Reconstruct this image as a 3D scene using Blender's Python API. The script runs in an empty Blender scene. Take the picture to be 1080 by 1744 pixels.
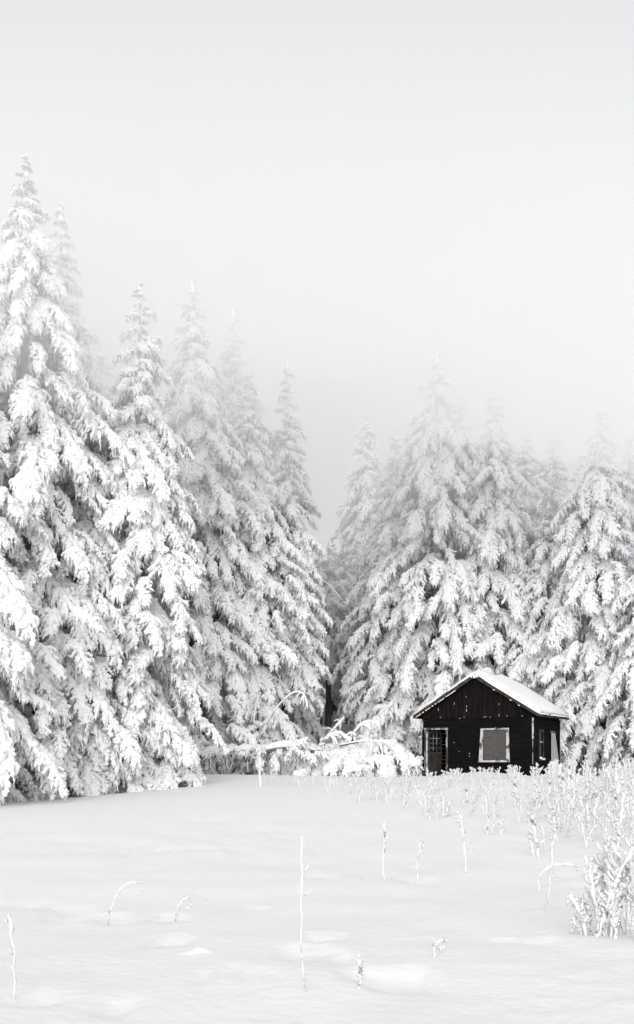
import bpy, math, random
import numpy as np
from mathutils import Vector, Matrix, Euler

R = math.radians
scene = bpy.context.scene
col = scene.collection

# ------------------------------------------------------------------ camera
cam_d = bpy.data.cameras.new('camera')
cam = bpy.data.objects.new('camera', cam_d)
col.objects.link(cam)
cam.location = (0, 0, 1.5)
cam.rotation_euler = (R(90), 0, 0)
cam_d.sensor_fit = 'VERTICAL'
cam_d.sensor_height = 36
cam_d.lens = 38.6
cam_d.shift_y = 0.24
cam_d.clip_end = 2000
scene.camera = cam

# ------------------------------------------------------------------ sky, sun, exposure
SUN_AZ, SUN_EL = R(-172), R(11)         # low, over the photographer's left shoulder
world = bpy.data.worlds.new('World')
scene.world = world
world.use_nodes = True
wn = world.node_tree
wn.nodes.clear()
sky = wn.nodes.new('ShaderNodeTexSky')
sky.sky_type = 'NISHITA'
sky.sun_disc = False
sky.sun_elevation = SUN_EL
sky.sun_rotation = SUN_AZ
sky.dust_density = 8
mixw = wn.nodes.new('ShaderNodeMixRGB')
mixw.inputs[0].default_value = 0.9      # overcast veil over the clear sky
mixw.inputs[2].default_value = (8.2, 8.25, 8.32, 1)
bg = wn.nodes.new('ShaderNodeBackground')
bg.inputs[1].default_value = 0.1
wo = wn.nodes.new('ShaderNodeOutputWorld')
wn.links.new(sky.outputs[0], mixw.inputs[1])
wn.links.new(mixw.outputs[0], bg.inputs[0])
wn.links.new(bg.outputs[0], wo.inputs[0])

sun_d = bpy.data.lights.new('sun', 'SUN')
sun_d.energy = 2.4
sun_d.angle = R(45)
sun_d.color = (1.0, 0.985, 0.965)
sun = bpy.data.objects.new('sun', sun_d)
col.objects.link(sun)
sd = Vector((math.sin(SUN_AZ) * math.cos(SUN_EL), math.cos(SUN_AZ) * math.cos(SUN_EL), math.sin(SUN_EL)))
sun.rotation_euler = (-sd).to_track_quat('-Z', 'Y').to_euler()
sun.location = (0, 0, 60)

vs = scene.view_settings
vs.view_transform = 'Standard'
vs.look = 'None'
vs.exposure = 0.12
vs.gamma = 1.0
vs.use_curve_mapping = False
scene.cycles.use_denoising = True
scene.cycles.max_bounces = 18
scene.cycles.diffuse_bounces = 10
scene.cycles.volume_bounces = 12
scene.cycles.transparent_max_bounces = 16

# ------------------------------------------------------------------ materials
def mat(name, color, rough=0.8, color2=None, scale=5.0, detail=4, bump=0.0, bscale=20.0, stretch=None, lo=0.4, hi=0.6, spec=0.3):
    m = bpy.data.materials.new(name)
    m.use_nodes = True
    nt = m.node_tree
    b = nt.nodes['Principled BSDF']
    b.inputs['Base Color'].default_value = (*color, 1)
    b.inputs['Roughness'].default_value = rough
    b.inputs['Specular IOR Level'].default_value = spec
    tc = nt.nodes.new('ShaderNodeTexCoord')
    mp = nt.nodes.new('ShaderNodeMapping')
    nt.links.new(tc.outputs['Object'], mp.inputs[0])
    if stretch:
        mp.inputs['Scale'].default_value = stretch
    if color2:
        n = nt.nodes.new('ShaderNodeTexNoise')
        n.inputs['Scale'].default_value = scale
        n.inputs['Detail'].default_value = detail
        nt.links.new(mp.outputs[0], n.inputs['Vector'])
        r = nt.nodes.new('ShaderNodeValToRGB')
        r.color_ramp.elements[0].position = lo
        r.color_ramp.elements[0].color = (*color, 1)
        r.color_ramp.elements[1].position = hi
        r.color_ramp.elements[1].color = (*color2, 1)
        nt.links.new(n.outputs[0], r.inputs[0])
        nt.links.new(r.outputs[0], b.inputs['Base Color'])
    if bump:
        n2 = nt.nodes.new('ShaderNodeTexNoise')
        n2.inputs['Scale'].default_value = bscale
        n2.inputs['Detail'].default_value = 5
        nt.links.new(mp.outputs[0], n2.inputs['Vector'])
        bp = nt.nodes.new('ShaderNodeBump')
        bp.inputs['Strength'].default_value = bump
        bp.inputs['Distance'].default_value = 0.03
        nt.links.new(n2.outputs[0], bp.inputs['Height'])
        nt.links.new(bp.outputs[0], b.inputs['Normal'])
    return m

M_SNOW = mat('fresh_snow', (0.91, 0.917, 0.93), 0.7, bump=0.9, bscale=26, spec=0.2)
M_GROUND = mat('field_snow', (0.84, 0.843, 0.85), 0.75, bump=0.5, bscale=9, stretch=(1, 1.0, 1), spec=0.15)
M_STALK = mat('frosted_stalk', (0.5, 0.48, 0.46), 0.9, (0.78, 0.78, 0.78), 30, 3)
M_WEED = mat('rime_crust', (0.76, 0.765, 0.775), 0.75, bump=0.3, bscale=40, spec=0.15)
M_NEEDLE = mat('spruce_needles', (0.075, 0.064, 0.05), 0.9, (0.68, 0.68, 0.68), 2.6, 4, lo=0.38, hi=0.62)
def rime_haze_by_height(m, z0, z1, amount):
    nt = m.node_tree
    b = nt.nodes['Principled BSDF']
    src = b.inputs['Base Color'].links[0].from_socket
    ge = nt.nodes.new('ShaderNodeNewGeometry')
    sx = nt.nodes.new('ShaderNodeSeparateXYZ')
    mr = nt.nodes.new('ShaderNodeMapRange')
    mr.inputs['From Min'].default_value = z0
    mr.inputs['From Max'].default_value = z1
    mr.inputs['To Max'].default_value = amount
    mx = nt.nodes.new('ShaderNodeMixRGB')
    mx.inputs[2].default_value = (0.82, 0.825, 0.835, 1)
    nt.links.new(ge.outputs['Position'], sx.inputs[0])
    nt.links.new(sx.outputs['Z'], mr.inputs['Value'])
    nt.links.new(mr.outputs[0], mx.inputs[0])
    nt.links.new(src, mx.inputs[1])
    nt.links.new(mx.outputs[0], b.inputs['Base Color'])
rime_haze_by_height(M_NEEDLE, 5.0, 12.5, 0.9)   # rime plus painted haze: needle colour whitens upward so the tops wash out
M_BARK = mat('spruce_bark', (0.06, 0.05, 0.042), 0.95, (0.16, 0.15, 0.14), 4, 4, bump=0.6, bscale=14, stretch=(1, 1, 0.25))
rime_haze_by_height(M_BARK, 7.0, 14.0, 0.8)  # bark paled upward as well, the haze of the tops put into its colour
M_PLANK = mat('tarred_plank', (0.005, 0.0053, 0.006), 0.9, (0.011, 0.0095, 0.009), 3, 4, bump=0.5, bscale=22, stretch=(0.35, 1, 3.2), lo=0.45, hi=0.75, spec=0.06)
M_GABLE = mat('tarred_upright_plank', (0.006, 0.0058, 0.006), 0.9, (0.02, 0.0155, 0.0135), 5, 4, bump=0.5, bscale=22, stretch=(3.0, 1, 0.3), lo=0.42, hi=0.8, spec=0.06)
M_TRIM = mat('brown_trim', (0.03, 0.023, 0.02), 0.85, (0.07, 0.055, 0.048), 6, 4, bump=0.4, spec=0.15)
M_PAINT = mat('peeling_white_paint', (0.48, 0.49, 0.5), 0.7, (0.07, 0.065, 0.06), 7, 5, stretch=(1, 1, 0.6), lo=0.50, hi=0.60, spec=0.2)
M_PAINTWORN = mat('worn_white_paint', (0.3, 0.3, 0.3), 0.8, (0.03, 0.028, 0.027), 8, 5, stretch=(1, 1, 0.35), lo=0.42, hi=0.55, spec=0.2)
M_BOARD = mat('weathered_panel', (0.075, 0.066, 0.062), 0.85, (0.105, 0.094, 0.09), 9, 5, stretch=(2.5, 1, 0.8), bump=0.3, bscale=30, spec=0.15)
M_PALE = mat('bleached_board', (0.34, 0.35, 0.36), 0.8, (0.5, 0.51, 0.52), 8, 4, stretch=(3, 3, 0.3), spec=0.2)
M_DARK = mat('near_black_wood', (0.008, 0.008, 0.009), 0.95, spec=0.1)  # even near-black wood for the lining and rear corner boards
M_DOOR = mat('brown_door_wood', (0.03, 0.024, 0.021), 0.85, (0.055, 0.045, 0.04), 5, 3, stretch=(2, 2, 0.4), spec=0.15)
M_GLASS = mat('grimy_glass', (0.012, 0.013, 0.014), 0.25, spec=0.4)
M_STICK = mat('dark_wet_stick', (0.02, 0.021, 0.024), 0.8)

# ------------------------------------------------------------------ mesh helpers
class MB:
    """collects vertices and faces, then links them as one mesh"""
    def __init__(self):
        self.v, self.f, self.m, self.n = [], [], [], 0
    def add(self, v, f, m=0):
        v = np.asarray(v, float).reshape(-1, 3)
        self.v.append(v)
        o = self.n
        self.f.extend([tuple(i + o for i in q) for q in f])
        self.m.extend([m] * len(f))
        self.n += len(v)
    def mesh(self, name, mats, smooth=True):
        me = bpy.data.meshes.new(name)
        V = np.concatenate(self.v)
        me.from_pydata(V.tolist(), [], self.f)
        for q in mats:
            me.materials.append(q)
        me.polygons.foreach_set('material_index', self.m)
        me.polygons.foreach_set('use_smooth', [smooth] * len(self.f))
        me.update()
        return me

def obj(name, me, parent=None, loc=(0, 0, 0), rot=(0, 0, 0), scale=(1, 1, 1)):
    o = bpy.data.objects.new(name, me)
    o.location, o.rotation_euler, o.scale = loc, rot, scale
    o.parent = parent
    col.objects.link(o)
    return o

def tag(o, label, cat, group=None):
    o['label'] = label
    o['category'] = cat
    if group:
        o['group'] = group
    return o

def frames(P):
    P = np.asarray(P, float)
    T = np.gradient(P, axis=0)
    T /= np.linalg.norm(T, axis=1, keepdims=True) + 1e-9
    ref = np.tile([0.0, 0, 1], (len(P), 1))
    vert = np.abs(T[:, 2]) > 0.97
    ref[vert] = [1, 0, 0]
    S = np.cross(T, ref)
    S /= np.linalg.norm(S, axis=1, keepdims=True) + 1e-9
    U = np.cross(S, T)
    return T, S, U

def tube(mb, P, rad, sides=6, m=0, rng=None, lump=0.0, flat=1.0, lift=0.0):
    P = np.asarray(P, float)
    n = len(P)
    rad = np.broadcast_to(np.asarray(rad, float), (n,))
    T, S, U = frames(P)
    a = np.arange(sides) / sides * 2 * math.pi
    rr = rad[:, None] * np.ones((1, sides))
    if rng is not None and lump:
        rr = rr * (1 + lump * rng.uniform(-1, 1, (n, sides)))
    V = (P + U * lift * rad[:, None])[:, None, :] + rr[..., None] * (np.cos(a)[None, :, None] * S[:, None, :] + flat * np.sin(a)[None, :, None] * U[:, None, :])
    V = V.reshape(-1, 3)
    F = []
    for i in range(n - 1):
        for k in range(sides):
            k2 = (k + 1) % sides
            F.append((i * sides + k, i * sides + k2, (i + 1) * sides + k2, (i + 1) * sides + k))
    F.append(tuple(range(sides - 1, -1, -1)))
    F.append(tuple((n - 1) * sides + k for k in range(sides)))
    mb.add(V, F, m)

def blob(mb, c, r, rng, m=0, rings=5, sides=7, lump=0.18):
    V, F = [], []
    r = np.broadcast_to(np.asarray(r, float), (3,))
    V.append((0, 0, 1))
    for i in range(1, rings):
        th = math.pi * i / rings
        for k in range(sides):
            ph = 2 * math.pi * (k + 0.5 * (i % 2)) / sides
            q = 1 + lump * rng.uniform(-1, 1)
            V.append((q * math.sin(th) * math.cos(ph), q * math.sin(th) * math.sin(ph), q * math.cos(th)))
    V.append((0, 0, -1))
    for k in range(sides):
        F.append((0, 1 + k, 1 + (k + 1) % sides))
    for i in range(rings - 2):
        for k in range(sides):
            k2 = (k + 1) % sides
            F.append((1 + i * sides + k, 1 + (i + 1) * sides + k, 1 + (i + 1) * sides + k2, 1 + i * sides + k2))
    L = len(V) - 1
    for k in range(sides):
        F.append((L, 1 + (rings - 2) * sides + (k + 1) % sides, 1 + (rings - 2) * sides + k))
    mb.add(np.array(V) * r + np.asarray(c), F, m)

def _hash(ix, iy, seed):
    h = (ix.astype(np.int64) * 374761393 + iy.astype(np.int64) * 668265263 + seed * 1442695041) & 0x7fffffff
    h = ((h ^ (h >> 13)) * 1274126177) & 0x7fffffff
    return ((h ^ (h >> 16)) & 0xffff) / 65535.0

def vnoise(x, y, seed=0):
    x, y = np.asarray(x, float), np.asarray(y, float)
    ix, iy = np.floor(x), np.floor(y)
    fx, fy = x - ix, y - iy
    fx, fy = fx * fx * (3 - 2 * fx), fy * fy * (3 - 2 * fy)
    a, b = _hash(ix, iy, seed), _hash(ix + 1, iy, seed)
    c, d = _hash(ix, iy + 1, seed), _hash(ix + 1, iy + 1, seed)
    return (a * (1 - fx) + b * fx) * (1 - fy) + (c * (1 - fx) + d * fx) * fy - 0.5

def sstep(a, b, x):
    t = np.clip((np.asarray(x, float) - a) / (b - a), 0, 1)
    return t * t * (3 - 2 * t)

# ------------------------------------------------------------------ ground
def ground_z(x, y):
    x, y = np.asarray(x, float), np.asarray(y, float)
    A = 0.22 + 0.5 * sstep(-10, -1, x)
    z = A * sstep(10, 44, y) + 2.7 * sstep(50, 64, y) + 0.03 * np.maximum(y - 64, 0)
    z = z + 0.16 * vnoise(x / 7, y / 7, 1) * sstep(6, 20, y) + 0.05 * vnoise(x / 2.1, y / 2.1, 2)
    near = 1 - sstep(16, 34, y)
    z = z + near * (0.06 * vnoise(x / 1.1, y / 1.3, 31) + 0.036 * vnoise(x / 0.5, y / 0.7, 3) + 0.014 * vnoise(x / 0.24, y / 0.34, 32))
    # dents and old half-filled tracks
    d = vnoise(x / 0.62 + 7, y / 0.75, 33) + 0.35 * vnoise(x / 0.21, y / 0.3, 34)
    z = z - near * 0.4 * np.clip(d - 0.33, 0, 0.2)
    z = z + 0.035 * vnoise(x / 0.2, y / 0.14, 4) * sstep(-0.5, 2.2, x) * (1 - sstep(8.5, 14, y))
    # drift banked against the front of the hut
    z = z + 0.16 * sstep(2, 6, x) * np.exp(-((y - 33) / 7.0) ** 2)
    z = z + 0.2 * np.exp(-(((x - 6.6) / 1.5) ** 2 + ((y - 43.4) / 1.3) ** 2))
    z = z + 0.35 * np.exp(-(((x + 6.5) / 4.0) ** 2 + ((y - 43) / 2.0) ** 2))
    return z

def gz(x, y):
    return float(ground_z(x, y))

ys = np.concatenate([np.linspace(-120, 2.2, 12), np.geomspace(2.6, 320, 290)])
u = np.linspace(-1, 1, 281)
xs = 260 * np.sinh(6.6 * u) / math.sinh(6.6)
XX, YY = np.meshgrid(xs, ys)
ZZ = ground_z(XX, YY)
nx, ny = len(xs), len(ys)
mb = MB()
F = [(j * nx + i, j * nx + i + 1, (j + 1) * nx + i + 1, (j + 1) * nx + i) for j in range(ny - 1) for i in range(nx - 1)]
mb.add(np.stack([XX, YY, ZZ], -1), F)
g = obj('snowy_ground', mb.mesh('snowy_ground', [M_GROUND]))
g['kind'] = 'structure'

# ------------------------------------------------------------------ spruce boughs (shared meshes)
def make_bough(L, a0, a1, seed, snowy=1.0):
    rng = np.random.default_rng(seed)
    mb = MB()
    n = max(10, int(L * 6))
    t = np.linspace(0, 1, n)
    ang = R(a0) + (R(a1) - R(a0)) * t ** 0.75 + 0.05 * np.sin(t * 9 + rng.uniform(0, 6))
    ds = L / (n - 1)
    x = np.concatenate([[0], np.cumsum(np.cos(ang[:-1]) * ds)])
    z = np.concatenate([[0], np.cumsum(np.sin(ang[:-1]) * ds)])
    y = 0.06 * L * np.sin(t * rng.uniform(1.5, 3.2) + rng.uniform(0, 6))
    y = y - y[0]
    P = np.stack([x, y, z], 1)
    T, S, U = frames(P)
    tube(mb, P, 0.012 + 0.03 * (1 - t) * min(1, L / 3), 4, 1)
    # snow riding on the axis
    i0 = int(n * 0.12)
    rs = (0.10 + 0.06 * rng.uniform(0, 1, n)) * (1 - 0.35 * t) * min(1, 0.55 + L * 0.16)
    rs[-1] *= 0.3
    rs[i0] *= 0.4
    tube(mb, P[i0:], rs[i0:], 7, 0, rng, 0.25, 0.85, 0.45)
    for k in range(int(L / 0.16)):
        i = rng.integers(i0 + 1, n - 1)
        rp = rng.uniform(0.07, 0.15) * min(1, 0.6 + L * 0.15)
        blob(mb, P[i] + S[i] * rng.normal(0, 0.12) + [0, 0, 0.05 - 0.02 * rng.random()], rp * np.array([1.25, 1.1, 0.75]), rng, 0, 5, 7, 0.3)
    down = np.array([0, 0, -1.0])
    nl = int(L / 0.115)
    for k in range(nl):
        tt = 0.1 + 0.9 * (k + rng.uniform(-0.3, 0.3)) / nl
        tt = min(max(tt, 0.06), 0.985)
        fi = tt * (n - 1)
        i = int(fi)
        q = P[i] + (P[min(i + 1, n - 1)] - P[i]) * (fi - i)
        shape = 0.35 + 0.65 * math.sin(math.pi * min(1, (tt * 0.93 + 0.1)) ** 0.9)
        for s in (-1, 1):
            ll = (0.16 + 0.22 * min(L, 4.2) ** 0.85 * shape * 0.78) * rng.uniform(0.65, 1.25)
            if rng.random() < 0.06:
                continue
            fw = R(rng.uniform(25, 80))
            d = T[i] * math.cos(fw) + s * S[i] * math.sin(fw) + rng.uniform(-0.1, 0.3) * U[i]
            m = 8
            pts = [q]
            sag = rng.uniform(0.08, 0.34)
            for j in range(m - 1):
                d = d + down * sag + rng.normal(0, 0.11, 3)
                d /= np.linalg.norm(d)
                pts.append(pts[-1] + d * ll / (m - 1))
            pts = np.array(pts)
            tube(mb, pts, np.linspace(0.011, 0.004, m), 3, 1)
            rl = np.array([0.4, 0.8, 1.0, 1.0, 1.0, 1.05, 0.9, 0.35]) * rng.uniform(0.056, 0.118) * (0.75 + 0.25 * min(1, ll))
            rl = rl * rng.uniform(0.5, 1.4, m) * snowy
            if rng.random() < 0.93:
                st = 0 if rng.random() < 0.6 else rng.integers(1, 4)
                tube(mb, pts[st:], rl[st:], 7, 0, rng, 0.36, 0.9, 0.45)
            for _b in range(rng.integers(0, 3)):
                j = rng.integers(2, m)
                blob(mb, pts[j] + [0, 0, 0.02] + rng.normal(0, 0.02, 3), rng.uniform(0.045, 0.095) * np.array([1.1, 1.1, 0.8]), rng, 0, 4, 6, 0.35)
            # hanging side twigs with their own crust
            nt_ = int(ll / 0.095)
            for w in range(nt_):
                j = rng.integers(1, m)
                b = pts[j - 1] + (pts[j] - pts[j - 1]) * rng.random()
                dd = d * rng.uniform(0.2, 0.9) + down * rng.uniform(0.25, 0.9) + S[i] * rng.uniform(-0.45, 0.45) + T[i] * rng.uniform(-0.1, 0.5)
                dd /= np.linalg.norm(dd)
                tl = rng.uniform(0.12, 0.3)
                tp = np.array([b, b + dd * tl * 0.5, b + (dd + down * 0.12) * tl])
                if rng.random() < 0.9 * snowy:
                    r0 = rng.uniform(0.016, 0.044)
                    tube(mb, tp, [r0 * 0.8, r0, r0 * 0.35], 4, 0, rng, 0.25, 0.9, 0.4)
                for e in range(1):
                    _needle(mb, tp[rng.integers(0, 3)], dd, down, rng, S[i])
            for e in range(int(3 + ll * 6)):
                j = rng.integers(0, m - 1)
                b = pts[j] + (pts[j + 1] - pts[j]) * rng.random()
                _needle(mb, b, d, down, rng, S[i])
    return mb.mesh('bough', [M_SNOW, M_NEEDLE])

def _needle(mb, b, d, down, rng, side):
    v = d * rng.uniform(0.1, 0.9) + down * rng.uniform(0.15, 1.0) + rng.normal(0, 0.3, 3)
    v /= np.linalg.norm(v)
    ln = rng.uniform(0.09, 0.22)
    w = np.cross(v, rng.normal(0, 1, 3))
    w *= rng.uniform(0.012, 0.026) / (np.linalg.norm(w) + 1e-6)
    b = b + down * 0.015
    mb.add([b - w, b + w, b + v * ln * 0.6 + w * 0.9, b + v * ln], [(0, 1, 2, 3)], 1)

random.seed(4)
LONG = [make_bough(4.2, rng_a, rng_b, 10 + i) for i, (rng_a, rng_b) in enumerate([(0, -66), (-8, -62), (4, -70), (-14, -60), (-4, -58), (-18, -68)])]
MID = [make_bough(2.4, rng_a, rng_b, 30 + i) for i, (rng_a, rng_b) in enumerate([(2, -58), (-8, -54), (6, -62), (-14, -56), (-2, -50), (-10, -64)])]
SHORT = [make_bough(1.15, rng_a, rng_b, 50 + i) for i, (rng_a, rng_b) in enumerate([(8, -36), (2, -44), (12, -30), (-4, -40), (-10, -46)])]

def make_tree(label, x, y, H, Rr, seed, group='snow-laden spruces', z0=0.6, dz=0.42, per=7, cyl=0.5, name='spruce_tree', cat='tree', z_base=None, limbs=0, limb_az=0, lean=(0, 0)):
    rng = np.random.default_rng(seed)
    zb = gz(x, y) if z_base is None else z_base
    t = obj(name, None, None, (x, y, zb - 0.05), (lean[0], lean[1], 0))
    tag(t, label, cat, group)
    rt = 0.016 * H + 0.02
    mbt = MB()
    zz = np.linspace(0, H, 14)
    pts = np.stack([0.04 * np.sin(zz * 0.6 + seed), 0.04 * np.cos(zz * 0.5 + seed), zz], 1)
    tube(mbt, pts, rt * (1 - zz / H) ** 0.9 + 0.015, 9, 0, rng, 0.08)
    trunk = obj('trunk', mbt.mesh('trunk', [M_BARK]), t)
    # snow-caked leader at the very top
    mbl = MB()
    lz = np.linspace(H - 0.75, H + 0.02, 7)
    tube(mbl, np.stack([0.04 * np.sin(zz[-1] * 0.6 + seed) + 0 * lz, 0.04 * np.cos(zz[-1] * 0.5 + seed) + 0 * lz, lz], 1), np.array([.09, .11, .09, .1, .06, .05, .02]), 7, 0, rng, 0.25)
    obj('leader', mbl.mesh('leader', [M_SNOW]), t)
    def add(me, loc, rot, sc):
        if H > 15 and math.sin(rot.z) > 0.3 and rng.random() < 0.55:
            return            # the far side of the tall crowns is thinner
        o = bpy.data.objects.new('bough', me)
        o.parent = t
        o.location, o.rotation_euler, o.scale = loc, rot, sc
        col.objects.link(o)
    z = z0
    phi = rng.uniform(0, 6.28)
    lob = rng.uniform(0, 6.28, 3)
    while z < H - 0.12:
        f = (H - z) / (cyl * H)
        rad = Rr * min(1.0, f) ** 0.82 * (0.84 + 0.32 * rng.random())
        if z < z0 + 1.5:
            rad *= 0.85
        big = rad > 1.35
        k_n = per if big else (5 if rad > 0.7 else 4)
        for k in range(k_n):
            a = phi + 2 * math.pi * (k + rng.uniform(-0.35, 0.35)) / k_n
            r = rad * rng.uniform(0.72, 1.14) * (1 + 0.13 * math.sin(2 * a + lob[0] + z * 0.5) + 0.1 * math.sin(3 * a + lob[1] - z * 0.9))
            flip = 1 if rng.random() < 0.5 else -1
            if big:
                # a spray hanging from the outer half of a limb
                me = MID[rng.integers(len(MID))]
                l = rng.uniform(1.15, 2.25)
                rho = max(0.05, r - l * 0.62) * rng.uniform(0.8, 1.0)
                zz_ = z - rho * rng.uniform(0.28, 0.5) + rng.uniform(-0.2, 0.2)
                s = l / 2.4
                add(me, (rho * math.cos(a), rho * math.sin(a), max(zz_, 0.9)), Euler((R(rng.uniform(-22, 22)), R(rng.uniform(2, 34)), a + rng.uniform(-0.5, 0.5)), 'XYZ'), (s, flip * min(1.0, s * 1.15), s))
            else:
                pool, base, reach = (MID, 2.4, 0.80) if r > 0.95 else (SHORT, 1.15, 0.92)
                s = r / (base * reach)
                pitch = R(rng.uniform(-8, 12))
                if r <= 0.95:
                    pitch = R(rng.uniform(-14, 12)) - R(34) * max(0, 1 - (H - z) / 1.2)
                add(pool[rng.integers(len(pool))], (0, 0, z + rng.uniform(-0.15, 0.15)), Euler((R(rng.uniform(-16, 16)), pitch, a), 'XYZ'), (s, flip * max(0.55, min(1.0, s * 1.1)), s))
        if big:
            for k in range(2):
                a = phi + math.pi * k + rng.uniform(-0.8, 0.8)
                s = rad * rng.uniform(0.8, 1.08) / (4.2 * 0.74)
                add(LONG[rng.integers(len(LONG))], (0, 0, z), Euler((R(rng.uniform(-14, 14)), R(rng.uniform(-4, 12)), a), 'XYZ'), (s, min(1.0, s * 1.1), s))
        phi += 2.4
        z += dz * (0.72 + 0.28 * min(1, f)) * rng.uniform(0.85, 1.15)
    # bare lower limbs with a line of snow on them
    for k in range(limbs):
        ml = MB()
        a = R(limb_az) + rng.uniform(-0.9, 0.9)
        ll = rng.uniform(1.6, 2.8)
        tt = np.linspace(0, 1, 9)
        hz = rng.uniform(2.2, H * 0.55)
        px = ll * tt
        pz = hz + 0.35 * np.sin(tt * 2.2) - 1.3 * tt ** 2.4 * rng.uniform(0.5, 1.1)
        sx = 0.4 * tt ** 2 * rng.uniform(-1, 1)
        P = np.stack([px * math.cos(a) - sx * math.sin(a), px * math.sin(a) + sx * math.cos(a), pz], 1)
        tube(ml, P, 0.03 - 0.02 * tt, 5, 1)
        tube(ml, P[1:], 0.035 - 0.018 * tt[1:], 5, 0, rng, 0.25, 0.8, 0.8)
        obj('bare_limb', ml.mesh('bare_limb', [M_SNOW, M_BARK]), t)
    return t

TREES = [
    # label, x, y, H, R, seed, kwargs
    ('tall near spruce whose spire stands highest at the left edge', -9.7, 36.5, 20.7, 3.4, 1, {}),
    ('slim spruce whose faint tip shows just right of the highest spire', -9.6, 41.0, 21.2, 2.6, 2, {}),
    ('lower spruce cut off by the left edge of the view', -11.2, 33.2, 14.2, 3.3, 3, {}),
    ('spruce with pointed grey tip between the highest spire and its taller neighbour', -6.25, 38.5, 17.3, 2.45, 4, {}),
    ('dense spruce wedged low between the highest spire and the grey-tipped one', -7.9, 38.2, 12.8, 2.8, 24, {}),
    ('tall spruce with broad white shoulders left of the middle', -5.35, 47.5, 21.0, 3.1, 5, {'z0': 1.6}),
    ('faint spruce tucked close behind the broad-shouldered tall spruce', -3.95, 51.5, 21.2, 2.7, 6, {'z0': 1.6}),
    ('half-hidden spruce filling the left wall of the clearing', -3.0, 49.0, 17.8, 2.5, 7, {'z0': 1.8, 'limbs': 3, 'limb_az': -70}),
    ('slender spruce forming the left side of the bright gap', -1.35, 50.0, 18.4, 1.7, 8, {'limbs': 4, 'limb_az': -40, 'z0': 4.0}),
    ('pale spruce behind, seen in the dip right of the highest spire', -9.9, 50.0, 19.4, 2.8, 9, {}),
    ('ghostly far spruce rising in the bright gap', 3.1, 70.0, 19.8, 2.6, 10, {}),
    ('misty spruce between the gap and the big spruce behind the hut', 4.3, 60.0, 15.8, 2.7, 11, {}),
    ('big dominant spruce rising straight behind the hut left side', 5.97, 54.5, 19.6, 3.7, 12, {'limbs': 7, 'limb_az': -150}),
    ('narrow spruce directly right of the dominant spruce behind the hut', 8.7, 54.0, 17.8, 2.9, 13, {}),
    ('hazy spruce crammed between the two spruces behind the hut', 7.4, 57.0, 17.8, 2.5, 14, {}),
    ('faint spruce with thin tip above the hut right corner', 11.4, 60.0, 16.2, 2.5, 15, {}),
    ('distant spruce with needle-thin tip left of the right-hand pair', 13.0, 60.5, 16.4, 2.4, 16, {}),
    ('large spruce right of the hut with bare snowy limbs below', 12.9, 50.0, 16.2, 3.1, 17, {'limbs': 8, 'limb_az': -110}),
    ('far spruce at the right edge with blurred tip', 15.9, 56.0, 15.6, 2.7, 18, {}),
    ('stooping round-shouldered spruce standing close behind the hut roof end', 11.0, 52.3, 12.4, 2.4, 19, {}),
    ('front spruce cut off by the right edge of the view', 14.6, 46.6, 11.5, 2.7, 20, {}),
    ('drooping spruce at the right rim of the dark gap', 3.7, 55.5, 14.6, 2.5, 21, {'limbs': 4, 'limb_az': -120, 'z0': 1.0}),
]
for (lab, x, y, H, rr, sd_, kw) in TREES:
    make_tree(lab, x, y, H * 1.035, rr, sd_, 'snow-laden spruces at the forest edge', **kw)

BACK = [(-17, 46, 18), (-15, 56, 19), (-7.2, 53, 17), (-3.4, 58, 16), (0.6, 62, 10.5), (1.7, 66, 11), (-1.6, 69, 12), (2.3, 77, 12), (1.1, 70, 11.5), (2.6, 68, 11.5), (0.1, 66, 11),
        (-0.2, 80, 11), (5.0, 72, 13), (8.6, 66, 15), (15.5, 66, 15.5), (19.5, 57, 16), (20, 49, 15), (-22, 40, 17)]
for i, (x, y, H) in enumerate(BACK):
    bl = 'background spruce standing in the dark gap between the two tree walls' if -2 < x < 4 else ('background spruce hidden behind the left tree wall' if x < 0 else 'background spruce hidden behind the right tree wall')
    make_tree(bl, x, y, H, 2.7, 60 + i, 'background spruces in the forest', z0=(3.6 if -2 < x < 4 else 1.5), dz=0.62, limbs=(7 if -2 < x < 4 else 0), limb_az=-90)

# young spruces
SAP = [
    ('bushy young spruce filling the shade under the slender spruce at the gap', -1.3, 57.5, 7.0, 2.0, 84),
    ('bushy young spruce deep in the gap behind the snow bank', 0.9, 73.0, 7.0, 2.2, 85),
    ('young spruce deep behind the left tree wall near the gap', -3.2, 63.0, 8.0, 2.2, 86),
    ('small snowy sapling beside the fallen log', -3.4, 45.2, 2.9, 0.75, 81),
    ('taller slim sapling right behind the fallen log', -2.5, 45.6, 3.6, 0.8, 82),
    ('tiny white sapling tip above the brush heap next to the hut', 2.55, 47.8, 2.3, 0.55, 83),
]
for (lab, x, y, H, rr, sd_) in SAP:
    make_tree(lab, x, y, H, rr, sd_, 'young spruces', z0=0.15, dz=0.26, per=5, cyl=1.0, name='young_spruce', cat='sapling')

# ------------------------------------------------------------------ hut
HUT_W, HUT_D, HUT_H, HUT_G = 4.65, 4.0, 2.5, 1.62
HUT_A = R(-27)
hx, hy = 6.49, 44.55
hz = 0.70
hut = obj('hut', None, None, (hx, hy, hz), (0, 0, HUT_A))
tag(hut, 'small black wooden hut with snow on its gable roof', 'hut')
rngh = np.random.default_rng(5)

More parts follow.
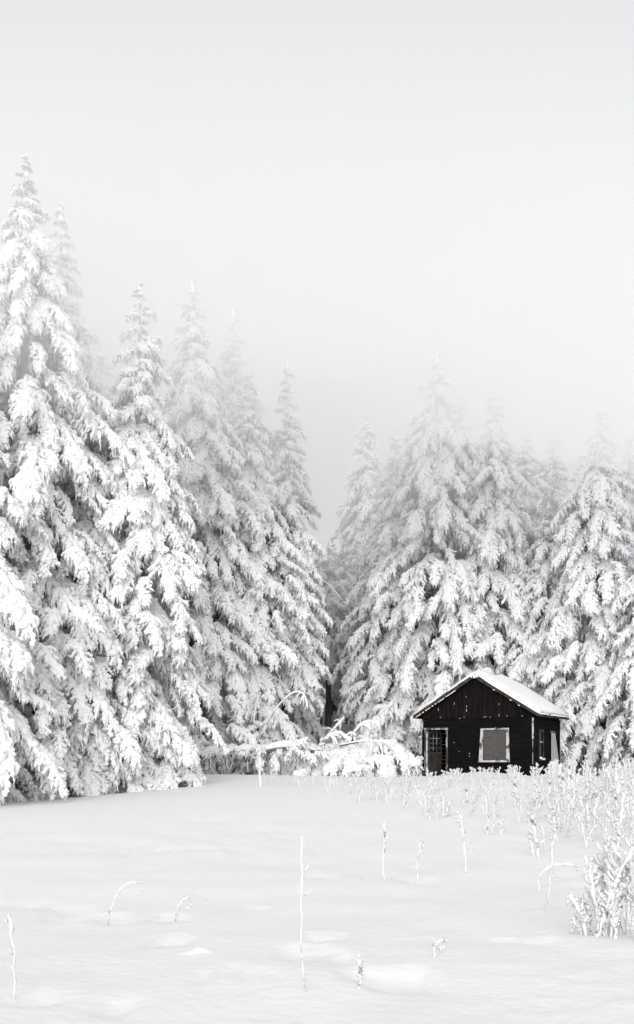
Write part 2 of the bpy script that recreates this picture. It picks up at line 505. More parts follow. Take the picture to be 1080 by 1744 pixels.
def box(name, x0, x1, y0, y1, z0, z1, m, parent=hut, jit=0.0):
    mb = MB()
    V = np.array([[x, y, z] for z in (z0, z1) for (x, y) in ((x0, y0), (x1, y0), (x1, y1), (x0, y1))], float)
    if jit:
        V += rngh.uniform(-jit, jit, V.shape)
    mb.add(V, [(3, 2, 1, 0), (4, 5, 6, 7), (0, 1, 5, 4), (1, 2, 6, 5), (2, 3, 7, 6), (3, 0, 4, 7)])
    return obj(name, mb.mesh(name, [m], False), parent)

def poly(name, pts, y0, y1, m, parent=hut, axis='y'):
    """prism from an outline in x,z (or y,z) between two depths"""
    mb = MB()
    n = len(pts)
    if axis == 'y':
        V = [(a, y0, b) for a, b in pts] + [(a, y1, b) for a, b in pts]
    else:
        V = [(y0, a, b) for a, b in pts] + [(y1, a, b) for a, b in pts]
    F = [tuple(range(n)), tuple(range(2 * n - 1, n - 1, -1))] + [(i, i + n, (i + 1) % n + n, (i + 1) % n) for i in range(n)]
    mb.add(V, F)
    me = mb.mesh(name, [m], False)
    return obj(name, me, parent)

hw = HUT_W / 2
DOOR = (-2.16, -1.30, -0.3, 1.93)
WIN = (0.24, 1.25, 0.72, 1.90)
SW1 = (0.85, 1.45, 0.72, 1.88)
rows = 17
ph = (HUT_H + 0.25) / rows
def spans(lo, hi, z0, z1, holes):
    cur = [(lo, hi)]
    for (a, b, c, d) in holes:
        if z1 > c + 0.03 and z0 < d - 0.03:
            nxt = []
            for (p, q) in cur:
                if a > p: nxt.append((p, min(a, q)))
                if b < q: nxt.append((max(b, p), q))
            cur = [(p, q) for p, q in nxt if q - p > 0.03]
    return cur
for r_ in range(rows):
    z0 = -0.25 + r_ * ph
    z1 = z0 + ph - 0.006
    for (a, b) in spans(-hw, hw, z0, z1, [DOOR, WIN]):
        box('wall_plank', a, b, 0 + rngh.uniform(0, 0.012), 0.04, z0, z1, M_PLANK, jit=0.003)
    box('wall_plank', -hw, hw, HUT_D - 0.04, HUT_D - rngh.uniform(0, 0.012), z0, z1, M_PLANK, jit=0.003)
    for (a, b) in spans(0.045, HUT_D - 0.045, z0, z1, [SW1]):
        box('wall_plank', hw - 0.04, hw - rngh.uniform(0, 0.012), a, b, z0, z1, M_PLANK, jit=0.003)
    box('wall_plank', -hw + rngh.uniform(0, 0.012), -hw + 0.04, 0.045, HUT_D - 0.045, z0, z1, M_PLANK, jit=0.003)
# inner lining keeps the room dark
box('floor', -hw + 0.05, hw - 0.05, 0.05, HUT_D - 0.05, -0.1, -0.04, M_DARK)
box('ceiling', -hw + 0.05, hw - 0.05, 0.05, HUT_D - 0.05, HUT_H - 0.06, HUT_H - 0.01, M_DARK)

# gable of upright planks, front and back
slope = HUT_G / (hw + 0.30)
def roof_z(x):
    return HUT_H - 0.14 + HUT_G * (1 - abs(x) / (hw + 0.30)) + 0.16
gp = 27
pw = HUT_W / gp
for gy0, gy1 in ((-0.045, -0.005), (HUT_D + 0.005, HUT_D + 0.045)):
    for k in range(gp):
        a, b = -hw + k * pw + 0.004, -hw + (k + 1) * pw - 0.004
        dy = rngh.uniform(-0.008, 0.008)
        zb = HUT_H - 0.08 - rngh.uniform(0, 0.05)
        poly('gable_plank', [(a, zb), (b, zb), (b, roof_z(b) - 0.06), (a, roof_z(a) - 0.06)] if not (a < 0 < b) else [(a, zb), (b, zb), (b, roof_z(b) - 0.06), (0, roof_z(0) - 0.06), (a, roof_z(a) - 0.06)], gy0 + dy, gy1 + dy, M_GABLE)
# small white flecks along the cracks and faces of the boards
mbf = MB()
def fleck(x, z, w, h, y=-0.058):
    blob(mbf, (x, y, z), (w, 0.012, h), rngh, 0, 4, 6, 0.35)
for k in (4, 8, 11, 11, 19):
    x = -hw + k * pw
    top = roof_z(x) - 0.3
    for _ in range(rngh.integers(2, 5)):
        fleck(x + rngh.uniform(-0.01, 0.01), rngh.uniform(HUT_H, max(HUT_H + 0.1, min(top, HUT_H + 0.95))), 0.008, rngh.uniform(0.015, 0.06))
for _ in range(8):
    x = rngh.uniform(-hw, hw)
    fleck(x, rngh.uniform(HUT_H - 0.1, HUT_H - 0.02), 0.02, 0.012)
for _ in range(5):
    x = rngh.uniform(-hw + 1.1, hw)
    z = rngh.uniform(0.4, 2.3)
    fleck(x, z, rngh.uniform(0.008, 0.025), 0.012, -0.004)
fl = obj('white_fleck', mbf.mesh('white_fleck', [M_SNOW]), hut)
fl['kind'] = 'stuff'

# corner boards
for (cx, cy) in ((hw, 0), (-hw, 0), (hw, HUT_D), (-hw, HUT_D)):
    sx, sy = (1 if cx > 0 else -1), (-1 if cy == 0 else 1)
    box('corner_board', cx - 0.05, cx + 0.03, cy - 0.03, cy + 0.05, -0.25, HUT_H - 0.1, M_DARK if cy else M_PLANK)
box('corner_strip', hw - 0.035, hw + 0.034, -0.036, -0.031, 1.55, HUT_H - 0.11, M_PAINT)
box('corner_strip', hw - 0.02, hw + 0.01, -0.036, -0.031, -0.2, 1.54, M_PAINTWORN)
box('corner_strip', -hw - 0.034, -hw + 0.0, -0.036, -0.031, 1.98, HUT_H - 0.12, M_PAINT)

# roof decks, barge boards, eaves
ov = 0.30
fy0, fy1 = -0.34, HUT_D + 0.34
ridge = HUT_H + HUT_G + 0.02
eave_x, eave_z = hw + ov, HUT_H + 0.02
def slab(name, s, x0, z0, x1, z1, t, y0, y1, m):
    return poly(name, [(s * x0, z0), (s * x1, z1), (s * x1, z1 + t), (s * x0, z0 + t)], y0, y1, m)
for s in (-1, 1):
    for k in range(9):
        a, b = k / 9, (k + 1) / 9 - 0.006
        slab('roof_board', s, eave_x * (1 - b) + 0.002, eave_z + (ridge - eave_z) * b, eave_x * (1 - a), eave_z + (ridge - eave_z) * a, 0.035, fy0, fy1, M_TRIM)
    for y0 in (fy0 - 0.03, fy1 + 0.003):
        slab('barge_board', s, 0.003, ridge - 0.12, eave_x + 0.01, eave_z - 0.10, 0.17, y0, y0 + 0.028, M_TRIM)
    box('eave_board', s * (eave_x + 0.012) - 0.012, s * (eave_x + 0.012) + 0.012, fy0, fy1 + 0.12, eave_z - 0.09, eave_z + 0.05, M_TRIM)
    for k in range(7):
        yy = 0.02 + k * (HUT_D - 0.1) / 6
        slab('rafter', s, hw - 0.4, eave_z - 0.08 + (ridge - eave_z) * (1 - (hw - 0.4) / eave_x), eave_x - 0.03, eave_z - 0.08 + (ridge - eave_z) * 0.012, 0.075, yy, yy + 0.07, M_PLANK)
    # snow blanket
    nu, nv = 26, 34
    mbs = MB()
    V = []
    for layer in (1, 0):
        for i in range(nu + 1):
            for j in range(nv + 1):
                uu, vv = i / nu, j / nv
                x = (eave_x + 0.07) * uu
                yy = fy0 - 0.06 + (fy1 - fy0 + 0.12) * vv
                zc = ridge + 0.037 - (ridge - eave_z) * (x / eave_x)
                ed = min(1.0, min(vv, 1 - vv) * 12) ** 0.5 * min(1.0, (1 - uu) * 9 + 0.12) ** 0.5
                th = (0.22 + 0.09 * float(vnoise(uu * 4 + 3 * s, vv * 5, 6)) + 0.03 * float(vnoise(uu * 14, vv * 16, 7))) * ed
                ey = 0.10 * float(vnoise(uu * 9, vv * 3 + s, 8)) * (1 if j in (0, nv) else 0)
                ex = 0.14 * float(vnoise(vv * 14, s * 4, 9)) * (1 if i == nu else 0)
                if uu < 0.08:
                    th -= 0.03 * (1 - uu / 0.08)
                V.append((s * (x + ex), yy + ey, zc + (th if layer else -0.001 + 0.003)))
    n1 = (nu + 1) * (nv + 1)
    Fq = []
    for i in range(nu):
        for j in range(nv):
            q = (i * (nv + 1) + j, (i + 1) * (nv + 1) + j, (i + 1) * (nv + 1) + j + 1, i * (nv + 1) + j + 1)
            Fq.append(q)
            Fq.append(tuple(c + n1 for c in reversed(q)))
    rim = [i * (nv + 1) for i in range(nu + 1)] + [nu * (nv + 1) + j for j in range(1, nv + 1)] + [i * (nv + 1) + nv for i in range(nu - 1, -1, -1)]
    for a, b in zip(rim, rim[1:]):
        Fq.append((a, b, b + n1, a + n1))
    mbs.add(V, Fq)
    obj('roof_snow', mbs.mesh('roof_snow', [M_SNOW]), hut)
    # line of snow lodged under the barge board
    mbl = MB()
    for k in range(26):
        if s > 0 and k % 5:
            continue
        if rngh.random() < 0.25:
            continue
        f0 = 0.30 + 0.68 * k / 26
        f1 = f0 + 0.03
        P = np.array([[s * eave_x * f, fy0 - 0.02, ridge - 0.135 + (eave_z - ridge) * f + 0.02] for f in np.linspace(f0, f1, 3)])
        tube(mbl, P, [0.012, 0.022, 0.012], 5, 0, rngh, 0.3)
    o = obj('ledge_snow', mbl.mesh('ledge_snow', [M_SNOW]), hut)
    o['kind'] = 'stuff'
# frozen bits at the peak
mbp = MB()
for k in range(7):
    blob(mbp, (-0.16 + 0.05 * k, fy0 - 0.05, ridge - 0.02 - 0.05 * rngh.random()), (0.035, 0.02, rngh.uniform(0.03, 0.09)), rngh)
o = obj('peak_snow', mbp.mesh('peak_snow', [M_SNOW]), hut)
o['kind'] = 'stuff'

# window in the front wall
win = obj('window', None, hut)
win['label'] = 'boarded front window with peeling white frame'
x0, x1, z0, z1 = WIN
poly('frame_board', [(x0 - 0.16, z0 - 0.1), (x0 + 0.01, z0 - 0.06), (x0 + 0.03, z1 + 0.02), (x0 - 0.075, z1 + 0.02)], -0.035, -0.006, M_PAINT, win)
poly('frame_board', [(x1 - 0.02, z0 - 0.05), (x1 + 0.13, z0 - 0.09), (x1 + 0.085, z1 + 0.02), (x1 - 0.01, z1 + 0.02)], -0.036, -0.006, M_PAINT, win)
poly('frame_board', [(x0 - 0.09, z1 + 0.022), (x1 + 0.1, z1 + 0.03), (x1 + 0.09, z1 + 0.1), (x0 - 0.06, z1 + 0.085)], -0.04, -0.006, M_PAINT, win)
poly('sill', [(x0 - 0.17, z0 - 0.1), (x1 + 0.15, z0 - 0.095), (x1 + 0.12, z0 - 0.01), (x0 - 0.13, z0 - 0.02)], -0.075, -0.037, M_PAINT, win)
box('panel', x0 + 0.0, x1 - 0.0, 0.03, 0.045, z0 - 0.02, z1 + 0.02, M_BOARD, win)

# doorway with its glazed door standing ajar inside
dr = obj('doorway', None, hut)
x0, x1, z0, z1 = DOOR
box('jamb', x0 - 0.10, x0 - 0.055, -0.05, -0.006, z0, z1 + 0.02, M_PAINTWORN, dr)
box('jamb', x0 - 0.035, x0 + 0.02, -0.036, 0.06, z0, z1 + 0.0, M_PAINT, dr)
box('jamb', x1 - 0.02, x1 + 0.05, -0.04, -0.006, z0, z1 + 0.02, M_PAINTWORN, dr)
box('lintel', x0 - 0.12, x1 + 0.07, -0.045, -0.006, z1 + 0.022, z1 + 0.1, M_PAINTWORN, dr)
leaf = obj('door', None, hut, (x0 + 0.03, 0.06, 0), (0, 0, R(64)))
lw = 0.78
box('stile', 0, 0.09, 0, 0.035, z0 + 0.1, z1 - 0.02, M_DOOR, leaf)
box('stile', lw - 0.09, lw, 0, 0.035, z0 + 0.1, z1 - 0.02, M_DOOR, leaf)
box('rail', 0.09, lw - 0.09, 0, 0.035, z1 - 0.12, z1 - 0.02, M_DOOR, leaf)
box('lower_panel', 0.09, lw - 0.09, 0.008, 0.03, z0 + 0.1, 1.0, M_DOOR, leaf)
box('pane', 0.09, lw - 0.09, 0.016, 0.02, 1.0, z1 - 0.12, M_GLASS, leaf)
for k in (1, 2):
    xx = 0.09 + (lw - 0.18) * k / 3
    box('muntin', xx - 0.014, xx + 0.014, 0.002, 0.0145, 1.0, z1 - 0.12, M_PAINTWORN, leaf)
for k in range(4):
    zz = 1.01 + k * 0.2
    box('muntin', 0.09, lw - 0.09, 0.001, 0.0015 + 0.012, zz - 0.014, zz + 0.014, M_PAINTWORN, leaf)

# side windows
sw = obj('window', None, hut)
sw['label'] = 'narrow dark side window with snow on its sill'
y0, y1, z0, z1 = SW1
box('frame_board', hw + 0.003, hw + 0.03, y0 - 0.05, y0 + 0.02, z0, z1, M_TRIM, sw)
box('frame_board', hw + 0.003, hw + 0.03, y1 - 0.02, y1 + 0.05, z0, z1, M_TRIM, sw)
box('frame_board', hw + 0.003, hw + 0.034, y0 - 0.06, y1 + 0.06, z1, z1 + 0.06, M_TRIM, sw)
box('sill', hw + 0.003, hw + 0.09, y0 - 0.08, y1 + 0.1, z0 - 0.05, z0, M_TRIM, sw)
box('pane', hw - 0.03, hw - 0.025, y0, y1, z0, z1, M_GLASS, sw)
box('crossbar', hw - 0.02, hw + 0.0, y0, y1, 1.42, 1.47, M_PAINT, sw)
mbs = MB()
for k in range(6):
    blob(mbs, (hw + 0.05, y0 + 0.05 + 0.11 * k, z0 + 0.02 + 0.05 * (k < 2)), (0.05, 0.1, 0.05), rngh)
obj('sill_snow', mbs.mesh('sill_snow', [M_SNOW]), sw)
sh = obj('shutter', None, hut)
sh['label'] = 'pale bleached board leaning over the side window'
mb = MB()
V = [(hw + 0.03, 2.62, 0.50), (hw + 0.10, 3.55, 0.50), (hw + 0.03, 3.16, 1.84), (hw + 0.03, 2.62, 1.84)]
V += [(a + 0.025, b, c) for a, b, c in V]
mb.add(V, [(3, 2, 1, 0), (4, 5, 6, 7), (0, 1, 5, 4), (1, 2, 6, 5), (2, 3, 7, 6), (3, 0, 4, 7)])
obj('shutter_board', mb.mesh('shutter_board', [M_PALE], False), sh)
box('shutter_rail', hw + 0.003, hw + 0.05, 2.55, 3.25, 1.86, 1.93, M_PAINTWORN, sh)

# ------------------------------------------------------------------ fallen trunk, brush heaps, arching branches
rngl = np.random.default_rng(77)
fa, fb = Vector((-6.6, 43.2, 0)), Vector((0.1, 44.4, 0))
log = obj('fallen_trunk', None, None, (0, 0, 0))
tag(log, 'fallen spruce trunk lying level under a thick roll of snow', 'log')
tt = np.linspace(0, 1, 30)
P = np.array([[fa.x + (fb.x - fa.x) * t, fa.y + (fb.y - fa.y) * t, 1.70 - 0.12 * math.sin(t * 5.5) + 0.1 * t + 0.05 * math.sin(t * 17) - 0.5 * max(0, t - 0.85) ** 1.2 * 3] for t in tt])
P0 = P.copy()
mb = MB(); tube(mb, P, 0.17 - 0.05 * tt, 9, 0, rngl, 0.1)
obj('trunk', mb.mesh('trunk', [M_BARK]), log)
mb = MB(); tube(mb, P, (0.25 - 0.04 * tt) * rngl.uniform(0.7, 1.2, 30) * np.minimum(1, 0.3 + 8 * (1 - tt)), 12, 0, rngl, 0.16, 0.75, 0.62)
obj('snow_cover', mb.mesh('snow_cover', [M_SNOW]), log)
mbn = MB()
for k in range(200):
    t = rngl.random()
    b = P[int(t * 29)] + np.array([rngl.uniform(-0.1, 0.1), rngl.uniform(-0.2, 0.1), -0.1])
    ln = rngl.uniform(0.2, 0.75)
    e = b + np.array([rngl.normal(0, 0.14), rngl.normal(-0.1, 0.14), -ln])
    r0 = rngl.uniform(0.012, 0.03)
    tube(mbn, [b, (b + e) / 2 + rngl.normal(0, 0.05, 3), e], [r0, r0, r0 * 0.4], 4, 0 if rngl.random() < 0.55 else 1, rngl, 0.3)
o = obj('hanging_twigs', mbn.mesh('hanging_twigs', [M_SNOW, M_NEEDLE]), log)
o['kind'] = 'stuff'
for k in range(26):
    t = (k + rngl.uniform(-0.4, 0.4)) / 26
    b = P0[int(np.clip(t, 0, 0.99) * 29)]
    o = bpy.data.objects.new('bough', SHORT[k % 5])
    o.parent = log
    o.location = (b[0], b[1] + rngl.uniform(-0.15, 0.2), b[2] - 0.05)
    o.rotation_euler = Euler((R(rngl.uniform(-30, 30)), R(rngl.uniform(-35, 45)), R(-90 + rngl.uniform(-75, 75))), 'XYZ')
    f_ = rngl.uniform(0.45, 0.95)
    o.scale = (f_, f_, f_)
    col.objects.link(o)

FOUNT = [make_bough(L_, 68, -72, 70 + i, 1.25) for i, L_ in enumerate((1.6, 1.9, 2.2, 1.7))]

def brush(label, x, y, n, rmin, rmax, seed, group='snow-buried brush', zoff=0.0, pool=FOUNT, base=1.85, up=(-25, 15), name='snowy_brush'):
    rng = np.random.default_rng(seed)
    t = obj(name, None, None, (x, y, gz(x, y) + zoff))
    tag(t, label, 'brush', group)
    for k in range(n):
        a = 2 * math.pi * (k + rng.uniform(-0.3, 0.3)) / n
        s = rng.uniform(rmin, rmax) / base
        o = bpy.data.objects.new('bough', pool[rng.integers(len(pool))])
        o.parent = t
        o.location = (rng.uniform(-0.25, 0.25), rng.uniform(-0.25, 0.25), rng.uniform(0, 0.25))
        o.rotation_euler = Euler((R(rng.uniform(-25, 25)), -R(rng.uniform(*up)), a), 'XYZ')
        o.scale = (s, s * 1.1, s)
        col.objects.link(o)
    return t

brush('rounded heap of snow-buried brush behind the fallen trunk right end', 0.8, 46.5, 22, 1.8, 3.3, 1)
brush('tall bright heap of snowy brush left of the hut', 1.95, 47.0, 26, 1.9, 3.3, 2)
brush('low snowy brush touching the hut left wall', 2.9, 46.6, 16, 0.9, 1.45, 3)
brush('wide low brush heap in front of the dark forest gap', 1.3, 45.2, 20, 1.4, 2.3, 4)
brush('small brush tuft at the fallen trunk middle', -0.5, 46.0, 14, 1.2, 2.1, 5)
brush('snowy brush beneath the left spruce at the fallen trunk thick end', -6.3, 43.9, 12, 0.9, 1.6, 6)
brush('brush clump rising behind the fallen trunk left half', -4.9, 45.8, 16, 1.2, 2.2, 7)
brush('white brush tuft beside the two saplings', -2.0, 45.9, 12, 1.0, 1.8, 8)
brush('shaded low brush under the lowest boughs of the left spruces', -8.6, 37.8, 12, 0.7, 1.3, 9)

def arch(label, pts, r, seed):
    rng = np.random.default_rng(seed)
    pts = np.array(pts, float)
    k = np.linspace(0, len(pts) - 1, 26)
    P = np.stack([np.interp(k, range(len(pts)), pts[:, c]) for c in range(3)], 1)
    for _ in range(6):
        P[1:-1] = (P[:-2] + 2 * P[1:-1] + P[2:]) / 4
    t = obj('arched_branch', None, None, tuple(P[0]))
    tag(t, label, 'branch', 'arched snowy branches')
    P = P - P[0]
    w = np.linspace(1, 0.35, 26)
    mb = MB(); tube(mb, P, r * 0.45 * w, 5, 0)
    obj('stem', mb.mesh('stem', [M_BARK]), t)
    mb = MB(); tube(mb, P, r * 0.5 * (0.7 + 0.5 * np.linspace(0, 1, 26)) * rng.uniform(0.8, 1.2, 26), 7, 0, rng, 0.22, 0.9, 0.35)
    for k in range(9):
        j = rng.integers(6, 25)
        e = P[j] + np.array([rng.normal(0, 0.22), rng.normal(0, 0.15), rng.uniform(-0.55, 0.15)])
        mid_ = (P[j] + e) / 2 + [0, 0, 0.08]
        tube(mb, [P[j], mid_, e], np.array([0.35, 0.42, 0.2]) * r * rng.uniform(0.6, 1.2), 5, 0, rng, 0.35)
    obj('snow_cover', mb.mesh('snow_cover', [M_SNOW]), t)

arch('tall branch arching over with its tip hanging right of the saplings', [(-2.6, 45.4, 1.3), (-2.35, 45.4, 2.4), (-1.7, 45.4, 3.6), (-0.95, 45.4, 4.3), (-0.5, 45.4, 4.15), (-0.42, 45.4, 3.6)], 0.085, 1)
arch('thick curved branch hooping above the brush heap', [(1.6, 46.0, 1.9), (1.5, 46.0, 2.4), (1.75, 46.0, 2.85), (2.2, 46.0, 3.05), (2.6, 46.0, 2.9)], 0.15, 2)
arch('snow roll bowed over the brush in front of the gap', [(-0.1, 45.8, 1.6), (0.3, 45.8, 2.3), (0.9, 45.8, 2.6), (1.4, 45.8, 2.2)], 0.17, 3)
arch('short leaning snow-covered branch in front of the snow bank', [(0.3, 46.2, 2.3), (0.75, 46.2, 2.75), (1.15, 46.2, 3.2)], 0.09, 4)
arch('upright twin branch rising beside the tall arched one', [(-2.5, 45.3, 1.4), (-2.65, 45.3, 2.6), (-2.55, 45.3, 3.7), (-2.3, 45.3, 4.2)], 0.06, 5)
arch('dark-stemmed small bowed twig behind the fallen trunk', [(-3.5, 45.0, 1.9), (-4.0, 45.0, 2.6), (-4.5, 45.0, 2.85), (-4.9, 45.0, 2.7)], 0.06, 6)
arch('long drooping branch over the brush heap near the hut', [(0.9, 45.0, 2.0), (1.9, 45.0, 2.2), (2.9, 45.0, 2.15), (3.4, 45.0, 1.5)], 0.12, 7)

# frosted bare shrub under the left trees
sb = obj('bare_shrub', None, None, (-8.2, 35.4, gz(-8.2, 35.4)))
tag(sb, 'frosted leafless shrub at the foot of the left spruces', 'shrub')
for k in range(16):
    mb = MB()
    a = rngl.uniform(0, 6.28); ll = rngl.uniform(0.7, 1.3); q = np.linspace(0, 1, 7)
    P = np.stack([math.cos(a) * ll * 0.6 * q ** 1.3, math.sin(a) * ll * 0.6 * q ** 1.3, ll * q - 0.25 * q ** 3], 1)
    tube(mb, P, 0.018 - 0.01 * q, 4, 0)
    tube(mb, P[2:], 0.02, 4, 1, rngl, 0.4, 0.8, 0.6)
    for w in range(4):
        j = rngl.integers(2, 6)
        e = P[j] + rngl.normal(0, 0.16, 3) + [0, 0, 0.1]
        tube(mb, [P[j], (P[j] + e) / 2, e], [0.008, 0.012, 0.006], 4, 1, rngl, 0.3)
    obj('twig', mb.mesh('twig', [M_BARK, M_SNOW]), sb)

st = MB()
tube(st, [(-5.45, 40.6, 0), (-5.2, 40.6, 0.05), (-4.9, 40.65, 0.03)], [0.03, 0.07, 0.04], 6, 0, rngl, 0.3)
tube(st, [(-5.9, 40.5, 0), (-5.6, 40.55, 0.03)], [0.015, 0.03], 5, 0, rngl, 0.3)
o = obj('stick', st.mesh('stick', [M_STICK]), None, (0, 0, gz(-5.2, 40.6) + 0.03))
tag(o, 'dark broken stick lying on the shaded snow before the fallen trunk', 'stick')

# ------------------------------------------------------------------ snow-caked weeds
def make_weed_mesh(h, seed, fat=1.0, side=3, lean=0.12, hook=0.0, stems=1):
    rng = np.random.default_rng(seed)
    stem, snow = MB(), MB()
    for q_ in range(stems):
        hh = h * (1 if q_ == 0 else rng.uniform(0.45, 0.95))
        q = np.linspace(0, 1, 14)
        a = rng.uniform(0, 6.28)
        ln_ = lean * (1 if q_ == 0 else 2.2)
        P = np.stack([math.cos(a) * (ln_ * hh * q ** 1.5) + hook * hh * q ** 3, math.sin(a) * ln_ * hh * q ** 1.5, hh * q - abs(hook) * hh * 0.5 * q ** 4], 1)
        if q_:
            P += [rng.normal(0, 0.05), rng.normal(0, 0.05), 0]
        P[1:] += np.cumsum(rng.normal(0, 0.006, (13, 3)), 0)
        tube(stem, P, 0.006 - 0.003 * q, 5, 0)
        rr = fat * (0.008 + 0.009 * rng.random(14) + 0.010 * q ** 2)
        tube(snow, P, rr, 6, 0, rng, 0.4)
        # seed head: many small crusted grains
        for k in range(rng.integers(5, 10)):
            c = P[-1] + rng.normal(0, 0.020 * fat, 3) - [0, 0, 0.016 * k]
            blob(snow, c, fat * rng.uniform(0.008, 0.019) * np.array([1, 1, 1.3]), rng, 0, 4, 5, 0.35)
        for k in range(side + 2):
            j = rng.integers(4, 13)
            b = rng.uniform(0, 6.28)
            ln = rng.uniform(0.06, 0.22) * hh
            o_ = np.array([math.cos(b), math.sin(b), 0])
            e = P[j] + o_ * ln * 0.6 + [0, 0, ln * rng.uniform(0.3, 1)]
            m_ = (P[j] + e) / 2 + o_ * ln * 0.15
            tube(stem, [P[j], m_, e], [0.004, 0.003, 0.002], 4, 0)
            tube(snow, [P[j] + [0, 0, 0.004], m_ + [0, 0, 0.005], e], np.array([0.007, 0.013, 0.01]) * fat * rng.uniform(0.7, 1.3), 5, 0, rng, 0.4)
            for w in range(rng.integers(1, 3)):
                blob(snow, e + rng.normal(0, 0.01, 3) * fat, fat * rng.uniform(0.006, 0.014), rng, 0, 4, 5, 0.35)
    return stem.mesh('stem', [M_STALK]), snow.mesh('snow_crust', [M_WEED])

WV = [make_weed_mesh(1.0, 200 + i, fat=[1.5, 1.7, 2.0, 1.6, 2.1, 1.4, 1.8, 1.6, 2.0, 1.5][i], side=[2, 4, 4, 5, 3, 2, 4, 3, 5, 3][i], stems=[2, 3, 2, 2, 3, 1, 3, 2, 2, 3][i]) for i in range(10)]
def weed(label, x, y, h, v, rz, group=None, sc=1.0):
    t = obj('snowy_weed', None, None, (x, y, gz(x, y) - 0.02), (0, 0, rz))
    tag(t, label, 'weed', group)
    for nm, me in (('stem', v[0]), ('snow_crust', v[1])):
        o = bpy.data.objects.new(nm, me)
        o.parent = t
        o.scale = (sc, sc, h)
        col.objects.link(o)
    return t

rw = np.random.default_rng(9)
cnt = 0
while cnt < 285:
    Y = 15 + 26 * rw.random() ** 0.85
    px = 430 + 680 * rw.random() ** 0.75
    lim = 1000 - (Y - 12) * 23            # the stand reaches farther left with distance
    if px < lim:
        continue
    X = (px - 540) / 1870 * Y
    # keep clear of the hut
    lx = (X - hx) * math.cos(HUT_A) + (Y - hy) * math.sin(HUT_A)
    ly = -(X - hx) * math.sin(HUT_A) + (Y - hy) * math.cos(HUT_A)
    if abs(lx) < hw + 0.5 and ly > -1.2:
        continue
    hgt = rw.uniform(0.38, 0.8) * (0.72 + 0.38 * sstep(830, 1000, px)) * (1 if Y < 34 else 0.85)
    if px < 690:
        wl, wg = 'snow-caked weed stalk in the thin fringe left of the hut', 'weeds of the thin left fringe'
    elif px < 900 and Y > 27:
        wl, wg = 'low snow-caked weed stalk in the band before the hut front wall', 'weeds before the hut front'
    elif Y > 27:
        wl, wg = 'snow-caked weed stalk in the far band right of the hut', 'weeds right of the hut'
    else:
        wl, wg = 'larger snow-caked weed stalk in the nearer stand at the right', 'weeds of the nearer right stand'
    weed(wl, X, Y, hgt, WV[rw.integers(10)], rw.uniform(0, 6.28), wg, sc=hgt * rw.uniform(1.15, 1.6))
    cnt += 1

FW = [
    ('tall thin straight weed stalk standing alone in the near middle snow', -0.07, 7.0, 1.02, 0.48, 1, 0.03, 0.0),
    ('short stub weed with a snow cap right of the tall thin stalk', 0.27, 7.1, 0.22, 0.9, 2, 0.1, 0.0),
    ('upright weed with crooked foot left of the middle weed clumps', 0.82, 13.3, 0.72, 0.9, 2, 0.12, 0.0),
    ('forked weed with two long stems left of the large weed clump', 2.25, 10.8, 0.66, 0.8, 3, 0.3, 0.0),
    ('thin leaning weed at the near left corner', -1.9, 6.9, 0.5, 0.6, 0, 0.35, 0.0),
    ('long bent weed leaning right over a small snow lump', -1.95, 10.2, 0.55, 0.6, 0, 0.2, 0.45),
    ('small hooked weed left of the oval snow hump', -1.33, 10.4, 0.34, 0.7, 1, 0.1, 0.3),
    ('small curled weed lying low in the near right snow', 0.86, 8.1, 0.16, 0.8, 0, 0.4, 0.5),
    ('branched weed in the middle of the weed clumps', 1.95, 14.3, 0.78, 1.1, 6, 0.2, 0.0),
    ('crooked weed with crossed twigs among the middle clumps', 1.25, 13.6, 0.62, 0.9, 5, 0.3, 0.2),
    ('thick snow-plastered weed column standing apart at the stand left end', -1.83, 35.5, 1.15, 2.6, 3, 0.02, 0.0),
    ('bent-over weed making a hoop near the large clump', 2.55, 12.6, 0.5, 0.9, 1, 0.1, 0.8),
]
for i, (lab, x, y, h, fat, side, lean, hook) in enumerate(FW):
    st_, sn_ = make_weed_mesh(h, 400 + i, fat, side, lean, hook)
    weed(lab, x, y, 1.0, (st_, sn_), 0.0)
# the large clump at the right
for i, (dx, dy, h, fat, lab) in enumerate([
        (0, 0, 0.9, 1.15, 'tallest stalk of the large weed clump at the right'),
        (-0.14, -0.05, 0.62, 1.1, 'middle stalk on the left side of the large weed clump'),
        (0.12, 0.06, 0.78, 1.1, 'rear stalk on the right side of the large weed clump'),
        (-0.24, 0.04, 0.36, 1.1, 'lowest stalk at the left foot of the large weed clump'),
        (0.05, 0.12, 0.7, 1.0, 'back stalk half hidden inside the large weed clump'),
        (-0.07, -0.1, 0.5, 1.0, 'front stalk at the middle of the large weed clump'),
        (0.22, -0.06, 0.45, 1.0, 'short outer stalk at the right foot of the large weed clump')]):
    v = make_weed_mesh(h, 450 + i, fat * 0.95, 16, 0.16, 0.08, 4)
    weed(lab, 2.5 + dx, 9.2 + dy, 1.0, v, 0.6 * i, 'stalks of the large right weed clump')

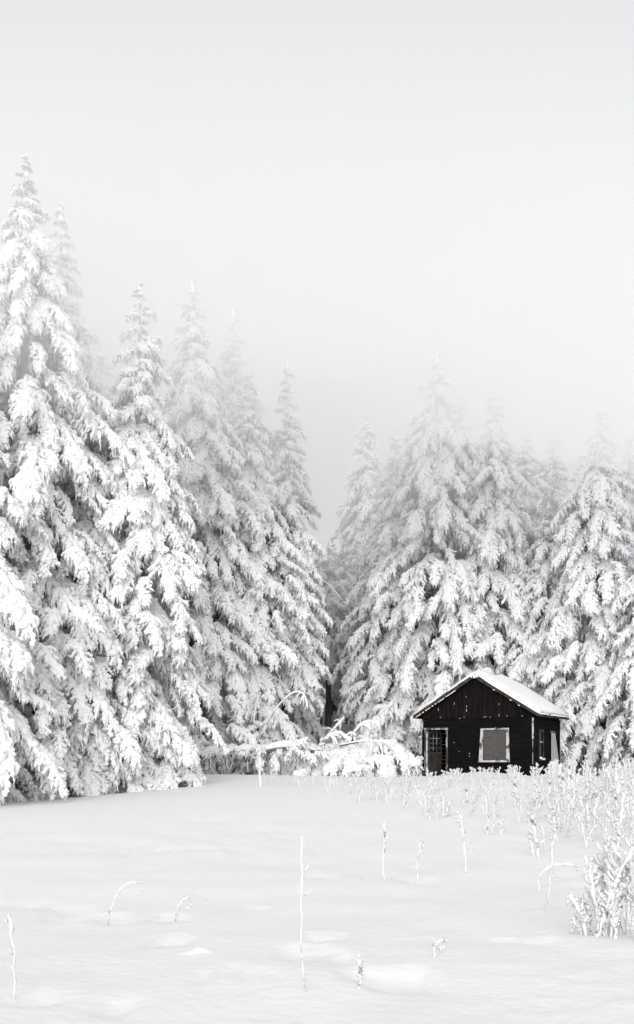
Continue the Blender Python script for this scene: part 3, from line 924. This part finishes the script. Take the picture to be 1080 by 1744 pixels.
# snow humps on buried tufts
def hump(label, x, y, r, seed):
    rng = np.random.default_rng(seed)
    n, m_ = 22, 9
    mb = MB()
    V, Fh = [], []
    for i in range(m_ + 1):
        f = i / m_
        for k in range(n):
            a = 2 * math.pi * k / n
            w = 1.35 + 0.7 * float(vnoise(2 * math.cos(a) + seed, 2 * math.sin(a), 11))
            xx, yy = r[0] * f * w * math.cos(a), r[1] * f * w * math.sin(a)
            zz = 0.5 * r[2] * (1 - f ** 2) ** 2 * (0.8 + 1.3 * float(vnoise(xx / r[0] * 2.5 + seed, yy / r[1] * 2.5, 12)))
            V.append((xx, yy, gz(x + xx, y + yy) - gz(x, y) + zz - 0.012 * f))
    for i in range(m_):
        for k in range(n):
            k2 = (k + 1) % n
            Fh.append((i * n + k, i * n + k2, (i + 1) * n + k2, (i + 1) * n + k)[::-1])
    mb.add(V, Fh)
    o = obj('snow_hump', mb.mesh('snow_hump', [M_GROUND]), None, (x, y, gz(x, y)))
    tag(o, label, 'snow hump', 'snow humps in the field')
hump('oval snow hump near the tall thin stalk', -0.55, 11.2, (0.24, 0.3, 0.06), 1)
hump('ragged low snow lump between the oval hump and the camera', -0.93, 8.5, (0.15, 0.16, 0.06), 3)
hump('wide low snow heap left of the large weed clump foot', 1.72, 9.1, (0.38, 0.3, 0.07), 5)

# ------------------------------------------------------------------ low cloud the tree tops reach into
mb = MB()
cx = np.linspace(-120, 120, 111)
cy = np.linspace(30, 57, 111)
CX, CY = np.meshgrid(cx, cy)
CZ = 12.2 - 0.2 * np.maximum(CY - 47, 0) + 4.5 * vnoise(CX / 9, CY / 11, 21) + 2.2 * vnoise(CX / 3.5, CY / 4, 22)
edge = (np.abs(CX) > 119) | (CY < 30.3) | (CY > 56.8)
CZ = np.clip(CZ, 7.5, 16)
n = 111
Vb = np.stack([CX, CY, CZ], -1).reshape(-1, 3)
Vt = np.stack([CX, CY, np.full_like(CX, 22.0)], -1).reshape(-1, 3)
Fc = []
for j in range(n - 1):
    for i in range(n - 1):
        q = (j * n + i, j * n + i + 1, (j + 1) * n + i + 1, (j + 1) * n + i)
        Fc.append(q[::-1])
        Fc.append(tuple(a + n * n for a in q))
ring = [i for i in range(n)] + [j * n + n - 1 for j in range(1, n)] + [(n - 1) * n + i for i in range(n - 2, -1, -1)] + [j * n for j in range(n - 2, 0, -1)]
for a, b in zip(ring, ring[1:] + ring[:1]):
    Fc.append((a, b, b + n * n, a + n * n))
mb.add(np.concatenate([Vb, Vt]), Fc)
mc = bpy.data.materials.new('low_cloud')
mc.use_nodes = True
nt = mc.node_tree
nt.nodes.clear()
pv = nt.nodes.new('ShaderNodeVolumePrincipled')
pv.inputs['Color'].default_value = (1, 1, 1, 1)
pv.inputs['Density'].default_value = 0.072
pv.inputs['Anisotropy'].default_value = 0.2
mo = nt.nodes.new('ShaderNodeOutputMaterial')
nt.links.new(pv.outputs[0], mo.inputs['Volume'])
cl = obj('low_cloud', mb.mesh('low_cloud', [mc]))
cl['kind'] = 'stuff'
cl['label'] = 'white low cloud that the spruce tops fade into'
